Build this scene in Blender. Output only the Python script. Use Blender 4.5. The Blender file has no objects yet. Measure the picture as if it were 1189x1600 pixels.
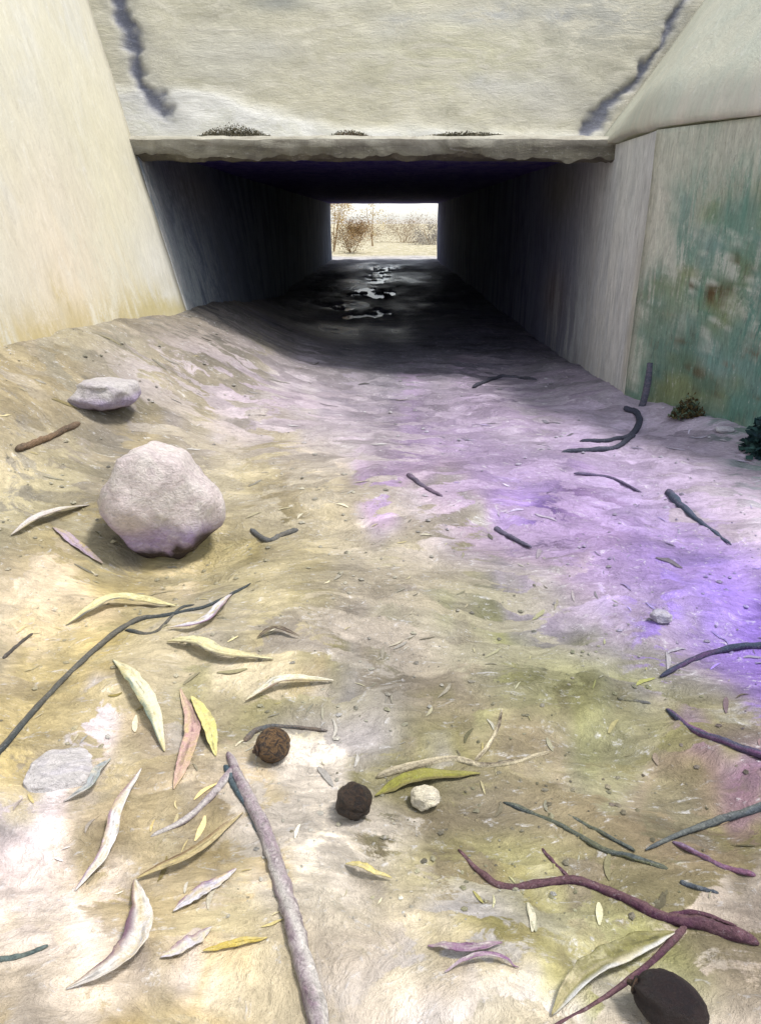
import bpy, math, random
import numpy as np
from mathutils import Vector, Euler

# ------------------------------------------------------------------ camera, sky, sun, exposure
SC = bpy.context.scene
COL = SC.collection
H = 1600.0; W = 1189.0; F = 1150.0
PITCH = math.radians(21.6); YAW = 0.0085
CAMZ = 1.2
cd = bpy.data.cameras.new('camera'); cam = bpy.data.objects.new('camera', cd); COL.objects.link(cam)
cam.location = (0, 0, CAMZ); cam.rotation_euler = (math.pi/2 - PITCH, 0, YAW)
cd.sensor_fit = 'VERTICAL'; cd.sensor_height = 24.0; cd.sensor_width = 24.0; cd.lens = 24.0*F/H
cd.clip_start = 0.02; cd.clip_end = 3000
SC.camera = cam

SUN_ELEV = math.radians(66); SUN_AZ = math.radians(94)      # azimuth clockwise from +Y: high on the right
wd = bpy.data.worlds.new('World'); SC.world = wd; wd.use_nodes = True
wt = wd.node_tree; wt.nodes.clear()
sky = wt.nodes.new('ShaderNodeTexSky'); sky.sky_type = 'NISHITA'; sky.sun_disc = False
sky.sun_elevation = SUN_ELEV; sky.sun_rotation = SUN_AZ; sky.dust_density = 1.0; sky.air_density = 1.0; sky.ozone_density = 0.6
bg = wt.nodes.new('ShaderNodeBackground'); bg.inputs['Strength'].default_value = 0.14
wo = wt.nodes.new('ShaderNodeOutputWorld')
hsv = wt.nodes.new('ShaderNodeHueSaturation'); hsv.inputs['Saturation'].default_value = 0.35     # thin white overcast
wt.links.new(sky.outputs[0], hsv.inputs['Color']); wt.links.new(hsv.outputs[0], bg.inputs[0]); wt.links.new(bg.outputs[0], wo.inputs[0])
sl = bpy.data.lights.new('sun', 'SUN'); sl.energy = 1.9; sl.angle = math.radians(12); sl.color = (1.0, 0.96, 0.90)
so = bpy.data.objects.new('sun', sl); COL.objects.link(so)
sdir = Vector((math.sin(SUN_AZ)*math.cos(SUN_ELEV), math.cos(SUN_AZ)*math.cos(SUN_ELEV), math.sin(SUN_ELEV)))
so.rotation_euler = sdir.to_track_quat('Z', 'Y').to_euler()
SC.cycles.diffuse_bounces = 8; SC.cycles.max_bounces = 12
SC.view_settings.view_transform = 'Standard'; SC.view_settings.look = 'None'
SC.view_settings.exposure = 1.12; SC.view_settings.gamma = 1.0; SC.view_settings.use_curve_mapping = False
KALB = 0.78                     # picture tone to base colour

# ------------------------------------------------------------------ numeric noise
def _hash(ix, iy, seed):
    n = (ix.astype(np.int64)*374761393 + iy.astype(np.int64)*668265263 + seed*974634777) & 0x7fffffff
    n = ((n ^ (n >> 13))*1274126177) & 0x7fffffff
    n = (n ^ (n >> 16)) & 0xffff
    return n/65535.0
def vnoise(x, y, seed=0):
    x = np.asarray(x, float); y = np.asarray(y, float)
    ix = np.floor(x); iy = np.floor(y); fx = x-ix; fy = y-iy
    fx = fx*fx*fx*(fx*(fx*6-15)+10); fy = fy*fy*fy*(fy*(fy*6-15)+10)
    a = _hash(ix, iy, seed); b = _hash(ix+1, iy, seed); c = _hash(ix, iy+1, seed); d = _hash(ix+1, iy+1, seed)
    return (a*(1-fx)+b*fx)*(1-fy) + (c*(1-fx)+d*fx)*fy - 0.5
def fbm(x, y, seed=0, o=4):
    s = 0; a = 1; t = 0
    for k in range(o):
        s = s + a*vnoise(np.asarray(x)*2**k+k*17.3, np.asarray(y)*2**k-k*9.1, seed+k*31); t += a; a *= 0.5
    return s/t*2
def sstep(a, b, x):
    t = np.clip((np.asarray(x, float)-a)/(b-a), 0, 1); return t*t*(3-2*t)

# ------------------------------------------------------------------ the ground's height
WL, WR = -1.85, 1.65
Y0, Y1 = 6.0, 26.0
YR = 5.1
def x_left(y):
    y = np.asarray(y, float); return WL - np.maximum(0, Y0-y)*0.24
def x_right(y):
    y = np.asarray(y, float); return WR + np.maximum(0, YR-y)*0.56
SCOUR = []                      # (x, y, radius, depth) washed-out hollows round stones
DIPS = []                       # (x, y, rx, ry) hollows that hold water
def ground(x, y, fine=True):
    x = np.asarray(x, float); y = np.asarray(y, float)
    d = np.maximum(0, x - x_left(y))
    hb = 0.60*(1-sstep(5.8, 13.5, y))*sstep(0.2, 4.0, y)
    z = hb*np.exp(-(d/(0.95-0.3*sstep(6, 10, y)))**2)*(y < 60)
    dr = np.maximum(0, x_right(y)-x)
    z = z + 0.07*np.exp(-(dr/0.35)**2)*(1-sstep(5.5, 8, y))
    intun = sstep(5.5, 9, y)*(1-sstep(30, 60, y))
    calm = 1-0.8*intun*np.exp(-(x/0.8)**2)
    z = z + calm*(0.045*fbm(x*0.9, y*0.8, 3, 3) + 0.020*fbm(x*3.1+y*0.7, y*3.7-x*0.9, 11, 3))
    if fine:
        rough = 0.35 + 0.65*sstep(0.1, 0.9, x + 0.15*(y-2))
        z = z + calm*rough*0.012*fbm(x*9+2*vnoise(x*2, y*2, 5), y*16, 21, 3) + calm*0.004*fbm(x*30, y*45, 23, 2)
    for (cx, cy, rx, ry) in (DIPS if np.max(y) > 7.5 else ()):
        e = np.exp(-(((x-cx)/rx)**2 + ((y-cy)/ry)**2)); z = z - e*np.clip(0.055+0.20*fbm(x*7+3, y*2.6, 131, 3), 0.0, 0.09)
    for (cx, cy, r, dp) in SCOUR:
        z = z - dp*np.exp(-(((x-cx)**2+(y-cy)**2)/r**2)**2)
    return z

ROT = cam.rotation_euler.to_matrix()
def ray(px, py):
    return ROT @ Vector(((px-W/2)/F, (H/2-py)/F, -1.0))
def at(px, py):
    """ground point seen at a place in the picture (coarse height field, walked once at build time)"""
    d = ray(px, py); dz = min(d.z, -0.02)
    t = CAMZ/-dz
    for _ in range(25):
        g = float(ground(d.x*t, d.y*t, False)); t = 0.5*t + 0.5*max(0.3, (CAMZ-g)/-dz)
    return Vector((d.x*t, d.y*t, float(ground(d.x*t, d.y*t))))
def mpp(p):                     # metres per picture unit at a point
    v = ROT.transposed() @ (Vector(p)-Vector((0, 0, CAMZ))); return -v.z/F
for (px, py, rx, ry) in ((590, 432, 18, 7), (582, 457, 34, 8), (566, 486, 38, 8), (510, 474, 26, 4), (596, 418, 26, 4)):
    d = ray(px, py); t = CAMZ/-d.z; m = t/F
    yn = [ray(px, py+s*ry) for s in (-1, 1)]
    DIPS.append((d.x*t, d.y*t, rx*m, abs(yn[0].y*CAMZ/-yn[0].z - yn[1].y*CAMZ/-yn[1].z)/2))

for (px, py, r, dp) in ((247, 876, 0.31, 0.085), (163, 652, 0.26, 0.05)):
    p = at(px, py); SCOUR.append((p.x, p.y, r, dp))

# ------------------------------------------------------------------ pigments
def lin(c):
    c = np.asarray(c, float)/255.0
    return np.where(c <= 0.04045, c/12.92, ((c+0.055)/1.055)**2.4)
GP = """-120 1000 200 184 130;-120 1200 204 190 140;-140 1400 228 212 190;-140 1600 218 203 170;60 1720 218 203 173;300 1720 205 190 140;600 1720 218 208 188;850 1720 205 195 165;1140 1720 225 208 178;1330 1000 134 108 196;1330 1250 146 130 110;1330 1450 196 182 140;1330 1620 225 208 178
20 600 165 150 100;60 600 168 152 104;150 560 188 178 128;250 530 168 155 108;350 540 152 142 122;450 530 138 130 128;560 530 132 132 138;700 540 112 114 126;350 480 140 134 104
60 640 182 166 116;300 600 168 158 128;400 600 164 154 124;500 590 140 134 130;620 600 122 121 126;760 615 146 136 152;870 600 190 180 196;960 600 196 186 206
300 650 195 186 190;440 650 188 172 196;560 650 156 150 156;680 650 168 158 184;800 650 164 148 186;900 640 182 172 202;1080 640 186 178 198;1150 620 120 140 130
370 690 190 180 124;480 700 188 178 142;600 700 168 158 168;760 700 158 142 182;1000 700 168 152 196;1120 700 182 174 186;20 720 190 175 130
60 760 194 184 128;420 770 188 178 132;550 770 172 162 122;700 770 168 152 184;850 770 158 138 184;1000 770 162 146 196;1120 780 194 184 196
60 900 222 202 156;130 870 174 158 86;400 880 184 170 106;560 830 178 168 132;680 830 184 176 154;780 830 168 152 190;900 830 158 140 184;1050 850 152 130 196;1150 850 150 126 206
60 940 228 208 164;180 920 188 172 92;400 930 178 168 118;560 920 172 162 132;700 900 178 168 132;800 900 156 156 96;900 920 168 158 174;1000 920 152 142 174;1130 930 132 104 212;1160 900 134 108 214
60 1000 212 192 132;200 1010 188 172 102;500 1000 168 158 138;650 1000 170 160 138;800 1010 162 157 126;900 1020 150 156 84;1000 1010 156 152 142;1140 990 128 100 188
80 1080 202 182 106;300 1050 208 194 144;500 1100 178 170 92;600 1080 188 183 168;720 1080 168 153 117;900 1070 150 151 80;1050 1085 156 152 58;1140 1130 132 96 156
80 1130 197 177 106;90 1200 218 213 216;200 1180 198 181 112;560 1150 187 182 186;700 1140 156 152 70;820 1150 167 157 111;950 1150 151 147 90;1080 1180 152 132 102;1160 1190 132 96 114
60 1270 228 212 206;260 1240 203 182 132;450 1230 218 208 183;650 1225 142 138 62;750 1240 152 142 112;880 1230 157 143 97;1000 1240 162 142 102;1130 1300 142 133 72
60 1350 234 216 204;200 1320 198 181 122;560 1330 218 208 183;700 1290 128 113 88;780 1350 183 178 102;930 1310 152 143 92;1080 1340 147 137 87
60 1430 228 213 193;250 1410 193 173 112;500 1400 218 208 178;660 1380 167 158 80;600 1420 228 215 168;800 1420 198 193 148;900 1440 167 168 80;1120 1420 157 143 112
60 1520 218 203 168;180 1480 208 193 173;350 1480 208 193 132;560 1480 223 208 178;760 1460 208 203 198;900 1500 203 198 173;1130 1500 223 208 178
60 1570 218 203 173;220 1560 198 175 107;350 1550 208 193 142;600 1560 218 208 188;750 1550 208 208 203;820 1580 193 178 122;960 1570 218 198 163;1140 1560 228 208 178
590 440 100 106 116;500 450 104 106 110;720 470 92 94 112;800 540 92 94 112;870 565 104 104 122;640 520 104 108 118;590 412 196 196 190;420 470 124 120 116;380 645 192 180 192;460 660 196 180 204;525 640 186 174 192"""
_c, _r, _k = [], [], []
for tok in GP.replace('\n', ';').split(';'):
    v = [float(a) for a in tok.split()]
    p = at(v[0], v[1]); q = at(v[0], v[1]-40)
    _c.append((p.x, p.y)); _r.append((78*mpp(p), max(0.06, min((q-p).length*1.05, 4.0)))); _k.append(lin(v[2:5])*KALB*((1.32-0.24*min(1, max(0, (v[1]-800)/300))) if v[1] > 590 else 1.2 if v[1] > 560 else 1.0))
_c = np.array(_c); _r = np.array(_r); _k = np.array(_k)
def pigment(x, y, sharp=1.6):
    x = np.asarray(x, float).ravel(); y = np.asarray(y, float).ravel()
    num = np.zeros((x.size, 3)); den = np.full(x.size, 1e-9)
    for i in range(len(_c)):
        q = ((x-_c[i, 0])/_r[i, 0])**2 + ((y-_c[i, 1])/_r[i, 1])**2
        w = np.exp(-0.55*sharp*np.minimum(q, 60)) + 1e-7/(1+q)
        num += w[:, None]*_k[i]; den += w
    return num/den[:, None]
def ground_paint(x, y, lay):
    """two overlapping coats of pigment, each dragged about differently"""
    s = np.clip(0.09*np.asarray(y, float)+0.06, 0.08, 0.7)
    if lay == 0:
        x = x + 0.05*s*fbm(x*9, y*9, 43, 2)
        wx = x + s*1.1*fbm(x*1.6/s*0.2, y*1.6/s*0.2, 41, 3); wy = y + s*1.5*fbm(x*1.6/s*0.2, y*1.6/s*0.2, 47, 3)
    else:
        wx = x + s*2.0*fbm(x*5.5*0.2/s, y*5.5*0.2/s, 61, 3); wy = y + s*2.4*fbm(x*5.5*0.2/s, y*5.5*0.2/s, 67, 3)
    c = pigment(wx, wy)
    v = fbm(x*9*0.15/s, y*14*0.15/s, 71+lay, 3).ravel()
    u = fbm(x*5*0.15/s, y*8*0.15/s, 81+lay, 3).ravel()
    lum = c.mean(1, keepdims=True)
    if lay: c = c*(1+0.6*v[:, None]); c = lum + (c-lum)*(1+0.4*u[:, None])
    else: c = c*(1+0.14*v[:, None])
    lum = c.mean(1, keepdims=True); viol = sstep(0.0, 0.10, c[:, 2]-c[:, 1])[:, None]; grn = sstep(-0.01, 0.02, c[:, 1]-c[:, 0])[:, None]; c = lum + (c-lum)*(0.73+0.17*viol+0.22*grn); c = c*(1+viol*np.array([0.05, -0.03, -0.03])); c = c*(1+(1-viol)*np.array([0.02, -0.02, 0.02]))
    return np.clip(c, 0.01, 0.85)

# ------------------------------------------------------------------ materials
def N(nt, t, **kw):
    n = nt.nodes.new(t)
    for k, v in kw.items():
        if hasattr(n, k): setattr(n, k, v)
        else: n.inputs[k].default_value = v
    return n
def painted(name, scale=(5, 16, 5), rough=0.75, bump=0.5, fleck=0.25, fleckcol=(0.55, 0.54, 0.56), dist=1.2, thr=(0.42, 0.62), grain=90.0, dark=0.35, spec=0.25, bd=0.02, hair=6.0, hairc=0.28, swirl=0.0, dabs=0.0, wet=False):
    """two coats of pigment carried by the mesh, dry-brushed over each other by stretched noise, with the ridges of the brush as relief"""
    m = bpy.data.materials.new(name); m.use_nodes = True; nt = m.node_tree; nt.nodes.clear(); L = nt.links.new
    out = N(nt, 'ShaderNodeOutputMaterial'); b = N(nt, 'ShaderNodeBsdfPrincipled'); L(b.outputs[0], out.inputs[0])
    b.inputs['Roughness'].default_value = rough; b.inputs['Specular IOR Level'].default_value = spec
    a1 = N(nt, 'ShaderNodeAttribute', attribute_name='coat_under'); a2 = N(nt, 'ShaderNodeAttribute', attribute_name='coat_over')
    tc = N(nt, 'ShaderNodeNewGeometry')
    mp = N(nt, 'ShaderNodeMapping'); mp.inputs['Scale'].default_value = scale; mp.inputs['Rotation'].default_value = (0, 0, 0.35) if scale[2] >= scale[0] or scale[2] == scale[0] else (0, 0, 0)
    mp2 = N(nt, 'ShaderNodeMapping'); mp2.inputs['Scale'].default_value = (scale[0]*1.9, scale[1]*1.7, scale[2]*2.1)
    mp2.inputs['Rotation'].default_value = (0, 0, -0.5) if scale[2] >= scale[0] else (0.1, 0, 0.2)
    src = tc.outputs['Position']
    if swirl:
        nw = N(nt, 'ShaderNodeTexNoise', Scale=1.1, Detail=3.0); L(src, nw.inputs['Vector'])
        sb = N(nt, 'ShaderNodeVectorMath', operation='SUBTRACT'); L(nw.outputs['Color'], sb.inputs[0]); sb.inputs[1].default_value = (0.5, 0.5, 0.5)
        ml = N(nt, 'ShaderNodeVectorMath', operation='MULTIPLY'); L(sb.outputs[0], ml.inputs[0]); ml.inputs[1].default_value = (swirl, swirl, 0)
        aa = N(nt, 'ShaderNodeVectorMath', operation='ADD'); L(src, aa.inputs[0]); L(ml.outputs[0], aa.inputs[1]); src = aa.outputs[0]
    L(src, mp.inputs[0]); L(src, mp2.inputs[0])
    n1 = N(nt, 'ShaderNodeTexNoise', Scale=1.0, Detail=7.0, Roughness=0.68, Distortion=dist); L(mp.outputs[0], n1.inputs['Vector'])
    n2 = N(nt, 'ShaderNodeTexNoise', Scale=1.6, Detail=6.0, Roughness=0.72, Distortion=dist*1.3); L(mp2.outputs[0], n2.inputs['Vector'])
    n3 = N(nt, 'ShaderNodeTexNoise', Scale=grain, Detail=3.0, Roughness=0.7); L(tc.outputs['Position'], n3.inputs['Vector'])
    ad = N(nt, 'ShaderNodeMath', operation='MULTIPLY_ADD'); ad.inputs[1].default_value = 0.22; L(n3.outputs[0], ad.inputs[0]); L(n1.outputs[0], ad.inputs[2])
    m1 = N(nt, 'ShaderNodeMapRange', interpolation_type='SMOOTHSTEP'); m1.inputs[1].default_value = thr[0]+0.11; m1.inputs[2].default_value = thr[1]+0.11; L(ad.outputs[0], m1.inputs[0])
    if dabs:                                # separate touches, each with its own share of the upper coat
        nd = N(nt, 'ShaderNodeTexNoise', Scale=14.0, Detail=3.0); L(src, nd.inputs['Vector'])
        sd_ = N(nt, 'ShaderNodeVectorMath', operation='MULTIPLY_ADD'); L(nd.outputs['Color'], sd_.inputs[0]); sd_.inputs[1].default_value = (0.10, 0.10, 0); L(src, sd_.inputs[2])
        mv = N(nt, 'ShaderNodeMapping'); mv.inputs['Scale'].default_value = (5, 10, 0.01); mv.inputs['Rotation'].default_value = (0, 0, 0.3); L(sd_.outputs[0], mv.inputs[0])
        vo = N(nt, 'ShaderNodeTexVoronoi', feature='SMOOTH_F1'); vo.inputs['Scale'].default_value = 1.0; vo.inputs['Smoothness'].default_value = 0.35; L(mv.outputs[0], vo.inputs['Vector'])
        sx = N(nt, 'ShaderNodeSeparateColor'); L(vo.outputs['Color'], sx.inputs[0])
        ma = N(nt, 'ShaderNodeMath', operation='MULTIPLY_ADD'); ma.inputs[1].default_value = dabs; L(sx.outputs[0], ma.inputs[0]); L(ad.outputs[0], ma.inputs[2])
        mb = N(nt, 'ShaderNodeMath', operation='SUBTRACT'); L(ma.outputs[0], mb.inputs[0]); mb.inputs[1].default_value = dabs*0.5; L(mb.outputs[0], m1.inputs[0])
    mix = N(nt, 'ShaderNodeMix', data_type='RGBA'); L(m1.outputs[0], mix.inputs[0]); L(a1.outputs[0], mix.inputs[6]); L(a2.outputs[0], mix.inputs[7])
    ad2 = N(nt, 'ShaderNodeMath', operation='MULTIPLY_ADD'); ad2.inputs[1].default_value = 0.35; L(n3.outputs[0], ad2.inputs[0]); L(n2.outputs[0], ad2.inputs[2])
    m2 = N(nt, 'ShaderNodeMapRange', interpolation_type='SMOOTHSTEP'); m2.inputs[1].default_value = 0.74; m2.inputs[2].default_value = 0.90; m2.inputs[4].default_value = fleck; L(ad2.outputs[0], m2.inputs[0])
    mixb = N(nt, 'ShaderNodeMix', data_type='RGBA'); L(m2.outputs[0], mixb.inputs[0]); L(mix.outputs[2], mixb.inputs[6]); mixb.inputs[7].default_value = (*fleckcol, 1)
    m3 = N(nt, 'ShaderNodeMapRange', interpolation_type='SMOOTHSTEP'); m3.inputs[1].default_value = 0.62; m3.inputs[2].default_value = 0.46; m3.inputs[3].default_value = 0.0; m3.inputs[4].default_value = dark; L(ad2.outputs[0], m3.inputs[0])
    mixc = N(nt, 'ShaderNodeMix', data_type='RGBA', blend_type='MULTIPLY'); L(m3.outputs[0], mixc.inputs[0]); L(mixb.outputs[2], mixc.inputs[6]); mixc.inputs[7].default_value = (0.50, 0.46, 0.50, 1)
    mp3 = N(nt, 'ShaderNodeMapping'); mp3.inputs['Scale'].default_value = tuple(v*hair for v in scale); mp3.inputs['Rotation'].default_value = (0, 0, 0.2) if scale[2] >= scale[0] else (0, 0, 0)
    L(src, mp3.inputs[0])
    n4 = N(nt, 'ShaderNodeTexNoise', Scale=1.0, Detail=5.0, Roughness=0.75, Distortion=dist*0.8); L(mp3.outputs[0], n4.inputs['Vector'])
    m4 = N(nt, 'ShaderNodeMapRange'); m4.inputs[1].default_value = 0.30; m4.inputs[2].default_value = 0.70; m4.inputs[3].default_value = 1-hairc; m4.inputs[4].default_value = 1+hairc; L(n4.outputs[0], m4.inputs[0])
    sc4 = N(nt, 'ShaderNodeVectorMath', operation='SCALE'); L(mixc.outputs[2], sc4.inputs[0]); L(m4.outputs[0], sc4.inputs['Scale'])
    fin = sc4.outputs[0]
    if dabs:
        mr = N(nt, 'ShaderNodeMapRange'); mr.inputs[3].default_value = 0.78; mr.inputs[4].default_value = 1.24; L(sx.outputs[1], mr.inputs[0])
        s5 = N(nt, 'ShaderNodeVectorMath', operation='SCALE'); L(fin, s5.inputs[0]); L(mr.outputs[0], s5.inputs['Scale']); fin = s5.outputs[0]
    if wet:
        aw = N(nt, 'ShaderNodeAttribute', attribute_name='wetness'); rw = N(nt, 'ShaderNodeMapRange'); rw.inputs[3].default_value = rough; rw.inputs[4].default_value = 0.20; L(aw.outputs['Fac'], rw.inputs[0]); L(rw.outputs[0], b.inputs['Roughness'])
    L(fin, b.inputs['Base Color'])
    hs = N(nt, 'ShaderNodeMath', operation='ADD'); L(n1.outputs[0], hs.inputs[0]); L(n2.outputs[0], hs.inputs[1])
    hs1 = N(nt, 'ShaderNodeMath', operation='MULTIPLY_ADD'); hs1.inputs[1].default_value = 0.8; L(n4.outputs[0], hs1.inputs[0]); L(hs.outputs[0], hs1.inputs[2])
    hs2 = N(nt, 'ShaderNodeMath', operation='MULTIPLY_ADD'); hs2.inputs[1].default_value = 0.4; L(n3.outputs[0], hs2.inputs[0]); L(hs1.outputs[0], hs2.inputs[2])
    bp = N(nt, 'ShaderNodeBump'); bp.inputs['Strength'].default_value = bump; bp.inputs['Distance'].default_value = bd; L(hs2.outputs[0], bp.inputs['Height']); L(bp.outputs[0], b.inputs['Normal'])
    return m
M_GROUND = painted('silt_and_litter', (5, 9, 5), 0.85, 0.75, 0.6, (0.68, 0.67, 0.69), 1.1, (0.45, 0.55), 80.0, 0.30, 0.2, 0.028, 4.0, 0.24, 0.55, 0.5, True)
M_WALL = painted('stained_concrete', (5, 5, 0.9), 0.7, 0.4, 0.32, (0.66, 0.65, 0.61), 0.9, (0.40, 0.66), 70.0, 0.18, 0.3, 0.010, 6.0, 0.10)
M_FACE = painted('brushed_concrete', (2.2, 4, 7), 0.65, 0.45, 0.25, (0.62, 0.60, 0.53), 1.5, (0.42, 0.64), 70.0, 0.25, 0.35, 0.012, 5.0, 0.12, 0.6)
M_MOSS = painted('mossy_concrete', (7, 7, 1.3), 0.75, 0.6, 0.5, (0.50, 0.51, 0.46), 1.6, (0.42, 0.56), 60.0, 0.5, 0.3, 0.015)
M_INNER = painted('shade_toned_concrete', (8, 4.0, 0.8), 0.9, 0.5, 0.30, (0.22, 0.25, 0.28), 0.8, (0.42, 0.6), 60.0, 0.25, 0.08, 0.012)  # tunnel walls and ceiling; the wall coats carry shade and mouth sunlight
M_STONE = painted('stone', (7, 13, 9), 0.8, 1.0, 0.30, (0.62, 0.60, 0.62), 1.0, (0.42, 0.62), 120.0, 0.3, 0.25, 0.012)
M_WOOD = painted('bark', (22, 22, 22), 0.75, 0.6, 0.3, (0.5, 0.48, 0.5), 1.8, (0.42, 0.6), 200.0, 0.7, 0.25, 0.01, 4.0, 0.45)
M_LEAF = painted('dry_leaf', (26, 26, 26), 0.6, 0.5, 0.2, (0.6, 0.58, 0.5), 1.6, (0.42, 0.62), 220.0, 0.3, 0.3, 0.005)
M_NUT = painted('nut_husk', (40, 60, 40), 0.5, 0.8, 0.12, (0.22, 0.17, 0.10), 2.0, (0.42, 0.6), 240.0, 0.6, 0.4, 0.006)
M_FOL = painted('foliage', (6, 6, 6), 0.7, 0.2, 0.1, (0.3, 0.3, 0.2), 0.6, (0.4, 0.6), 60.0, 0.2, 0.2, 0.005)
mw = bpy.data.materials.new('puddle_water'); mw.use_nodes = True; nt = mw.node_tree; b = nt.nodes['Principled BSDF']
b.inputs['Base Color'].default_value = (0.03, 0.04, 0.05, 1); b.inputs['Roughness'].default_value = 0.2; b.inputs['IOR'].default_value = 1.33
nn = N(nt, 'ShaderNodeTexNoise', Scale=5.0, Detail=3.0); tcw = N(nt, 'ShaderNodeNewGeometry'); nt.links.new(tcw.outputs['Position'], nn.inputs['Vector'])
bw = N(nt, 'ShaderNodeBump'); bw.inputs['Strength'].default_value = 0.25; bw.inputs['Distance'].default_value = 0.02
nt.links.new(nn.outputs[0], bw.inputs['Height']); nt.links.new(bw.outputs[0], b.inputs['Normal'])
M_WATER = mw

# ------------------------------------------------------------------ object helpers
def obj(name, V, Fc, c1, c2, mat, parent=None, smooth=True, loc=None):
    V = np.asarray(V, float)
    if loc is not None: V = V - np.asarray(loc, float)
    me = bpy.data.meshes.new(name); me.from_pydata([tuple(v) for v in V], [], [tuple(f) for f in Fc]); me.update()
    for nm, c in (('coat_under', c1), ('coat_over', c2)):
        if c is None: continue
        c = np.asarray(c, float)
        if c.ndim == 1: c = np.tile(c, (len(V), 1))
        a = me.color_attributes.new(nm, 'FLOAT_COLOR', 'POINT')
        a.data.foreach_set('color', np.concatenate([c, np.ones((len(V), 1))], 1).astype(np.float32).ravel())
    me.materials.append(mat)
    if smooth: me.polygons.foreach_set('use_smooth', [True]*len(me.polygons))
    o = bpy.data.objects.new(name, me); COL.objects.link(o)
    if loc is not None: o.location = loc
    if parent is not None:
        o.parent = parent
        if loc is not None: o.location = Vector(loc)-parent.location
    return o
def tag(o, label=None, cat=None, group=None, kind=None):
    for k, v in (('label', label), ('category', cat), ('group', group), ('kind', kind)):
        if v: o[k] = v
    return o
def thing(name, label, cat, loc, group=None):
    o = bpy.data.objects.new(name, None); COL.objects.link(o); o.location = loc; o.empty_display_size = 0.1
    return tag(o, label, cat, group)
def grid_faces(nu, nv, off=0):
    return [(off+i*nv+j, off+(i+1)*nv+j, off+(i+1)*nv+j+1, off+i*nv+j+1) for i in range(nu-1) for j in range(nv-1)]
def slab(front, back, nu, nv):
    """closed solid between two grids (nu*nv points each)"""
    V = np.concatenate([front, back]); n = nu*nv
    Fc = grid_faces(nu, nv) + [tuple(reversed(f)) for f in grid_faces(nu, nv, n)]
    idx = lambda i, j: i*nv+j
    ring = [idx(i, 0) for i in range(nu)] + [idx(nu-1, j) for j in range(1, nv)] + [idx(i, nv-1) for i in range(nu-2, -1, -1)] + [idx(0, j) for j in range(nv-2, 0, -1)]
    for k in range(len(ring)):
        a, b_ = ring[k], ring[(k+1) % len(ring)]
        Fc.append((b_, a, a+n, b_+n))
    return V, Fc
def spots(base, lst, P, k=1.0):
    """base colour with soft spots: (centre xyz, radii xyz, colour, strength)"""
    c = np.tile(lin(base)*KALB*k, (len(P), 1))
    for (cx, r, colr, s) in lst:
        q = (((P-np.array(cx))/np.array(r))**2).sum(1)
        w = (s*np.exp(-q))[:, None]
        c = c*(1-w) + w*lin(colr)*KALB*k
    return c

# ------------------------------------------------------------------ the setting: ground
xs = np.concatenate([[-400, -150, -60, -25, -12, -8, -6], np.arange(-4.6, -2.6, 0.07), np.arange(-2.6, 2.6, 0.016), np.arange(2.6, 4.6, 0.07), [6, 8, 12, 25, 60, 150, 400]])
ys = [-60, -25, -10, -6, -4, -3, -2.2, -1.6, -1.1, -0.7, -0.4, -0.1, 0.1]
y = 0.25
while y < 40: ys.append(y); y += max(0.012, 0.0062*y)
ys = np.array(ys + [44, 50, 60, 75, 100, 140, 200, 300, 500, 800])
X, Y = np.meshgrid(xs, ys, indexing='ij'); X = X.ravel(); Y = Y.ravel()
Z = ground(X, Y)
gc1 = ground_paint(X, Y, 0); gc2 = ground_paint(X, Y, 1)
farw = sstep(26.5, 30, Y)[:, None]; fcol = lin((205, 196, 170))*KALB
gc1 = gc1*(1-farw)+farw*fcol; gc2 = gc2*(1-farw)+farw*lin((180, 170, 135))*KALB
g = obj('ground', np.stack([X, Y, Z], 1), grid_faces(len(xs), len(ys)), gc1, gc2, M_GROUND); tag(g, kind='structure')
wa = g.data.attributes.new('wetness', 'FLOAT', 'POINT'); wv_ = sstep(6.0, 9.0, Y)*(1-sstep(25, 27, Y))*np.exp(-((X+0.05)/1.3)**4)*np.clip(0.6+0.9*fbm(X*1.5, Y*0.6, 141, 3), 0, 1)
wa.data.foreach_set('value', wv_.astype(np.float32))
# water lying in the hollows of the tunnel floor
wz = -0.026
V = [(-0.62, 8.5, wz), (0.7, 8.5, wz), (0.7, 24, wz), (-0.62, 24, wz)]
tag(obj('puddle_water', V, [(0, 1, 2, 3)], None, None, M_WATER), kind='structure')

# ------------------------------------------------------------------ walls
CREAM, PALE, YEL, GREY = (206, 201, 184), (226, 224, 214), (226, 216, 168), (190, 188, 172)
def wob(a, b_, seed, amp): return amp*fbm(a, b_, seed, 3)
# left wing wall
nu, nv = 130, 70
yy = np.linspace(-3, Y0-0.01, nu); zz = np.linspace(-0.4, 3.3, nv)
A, B = np.meshgrid(yy, zz, indexing='ij'); A = A.ravel(); B = B.ravel()
def batter_left(y): return 0.22*(1-sstep(Y0, Y0+9, y))
xf = x_left(A) - batter_left(A)*(B-1.7) + wob(A*1.2, B*1.2, 7, 0.018)
P = np.stack([xf, A, B], 1); back = P + np.array([-0.45, 0, 0])
V, Fc = slab(P, back, nu, nv); V = np.asarray(V)
sp1 = [((-2.1, 5.6, 1.0), (1, 0.45, 1.4), YEL, 0.45), ((-2.2, 4.8, 0.9), (1, 0.5, 0.6), (232, 214, 186), 0.6), ((-2.3, 4.4, 1.7), (1, 0.6, 0.5), (216, 208, 178), 0.5),
       ((-1.8, 5.8, 0.6), (0.6, 0.3, 0.6), (228, 228, 226), 0.7), ((-2.1, 4.4, 0.56), (1, 1.9, 0.17), (190, 172, 122), 0.9), ((-1.9, 5.8, 0.62), (1, 0.6, 0.14), (186, 172, 112), 0.8), ((-2.5, 4.2, 2.3), (1, 1, 0.5), (226, 220, 190), 0.6)]
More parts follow.
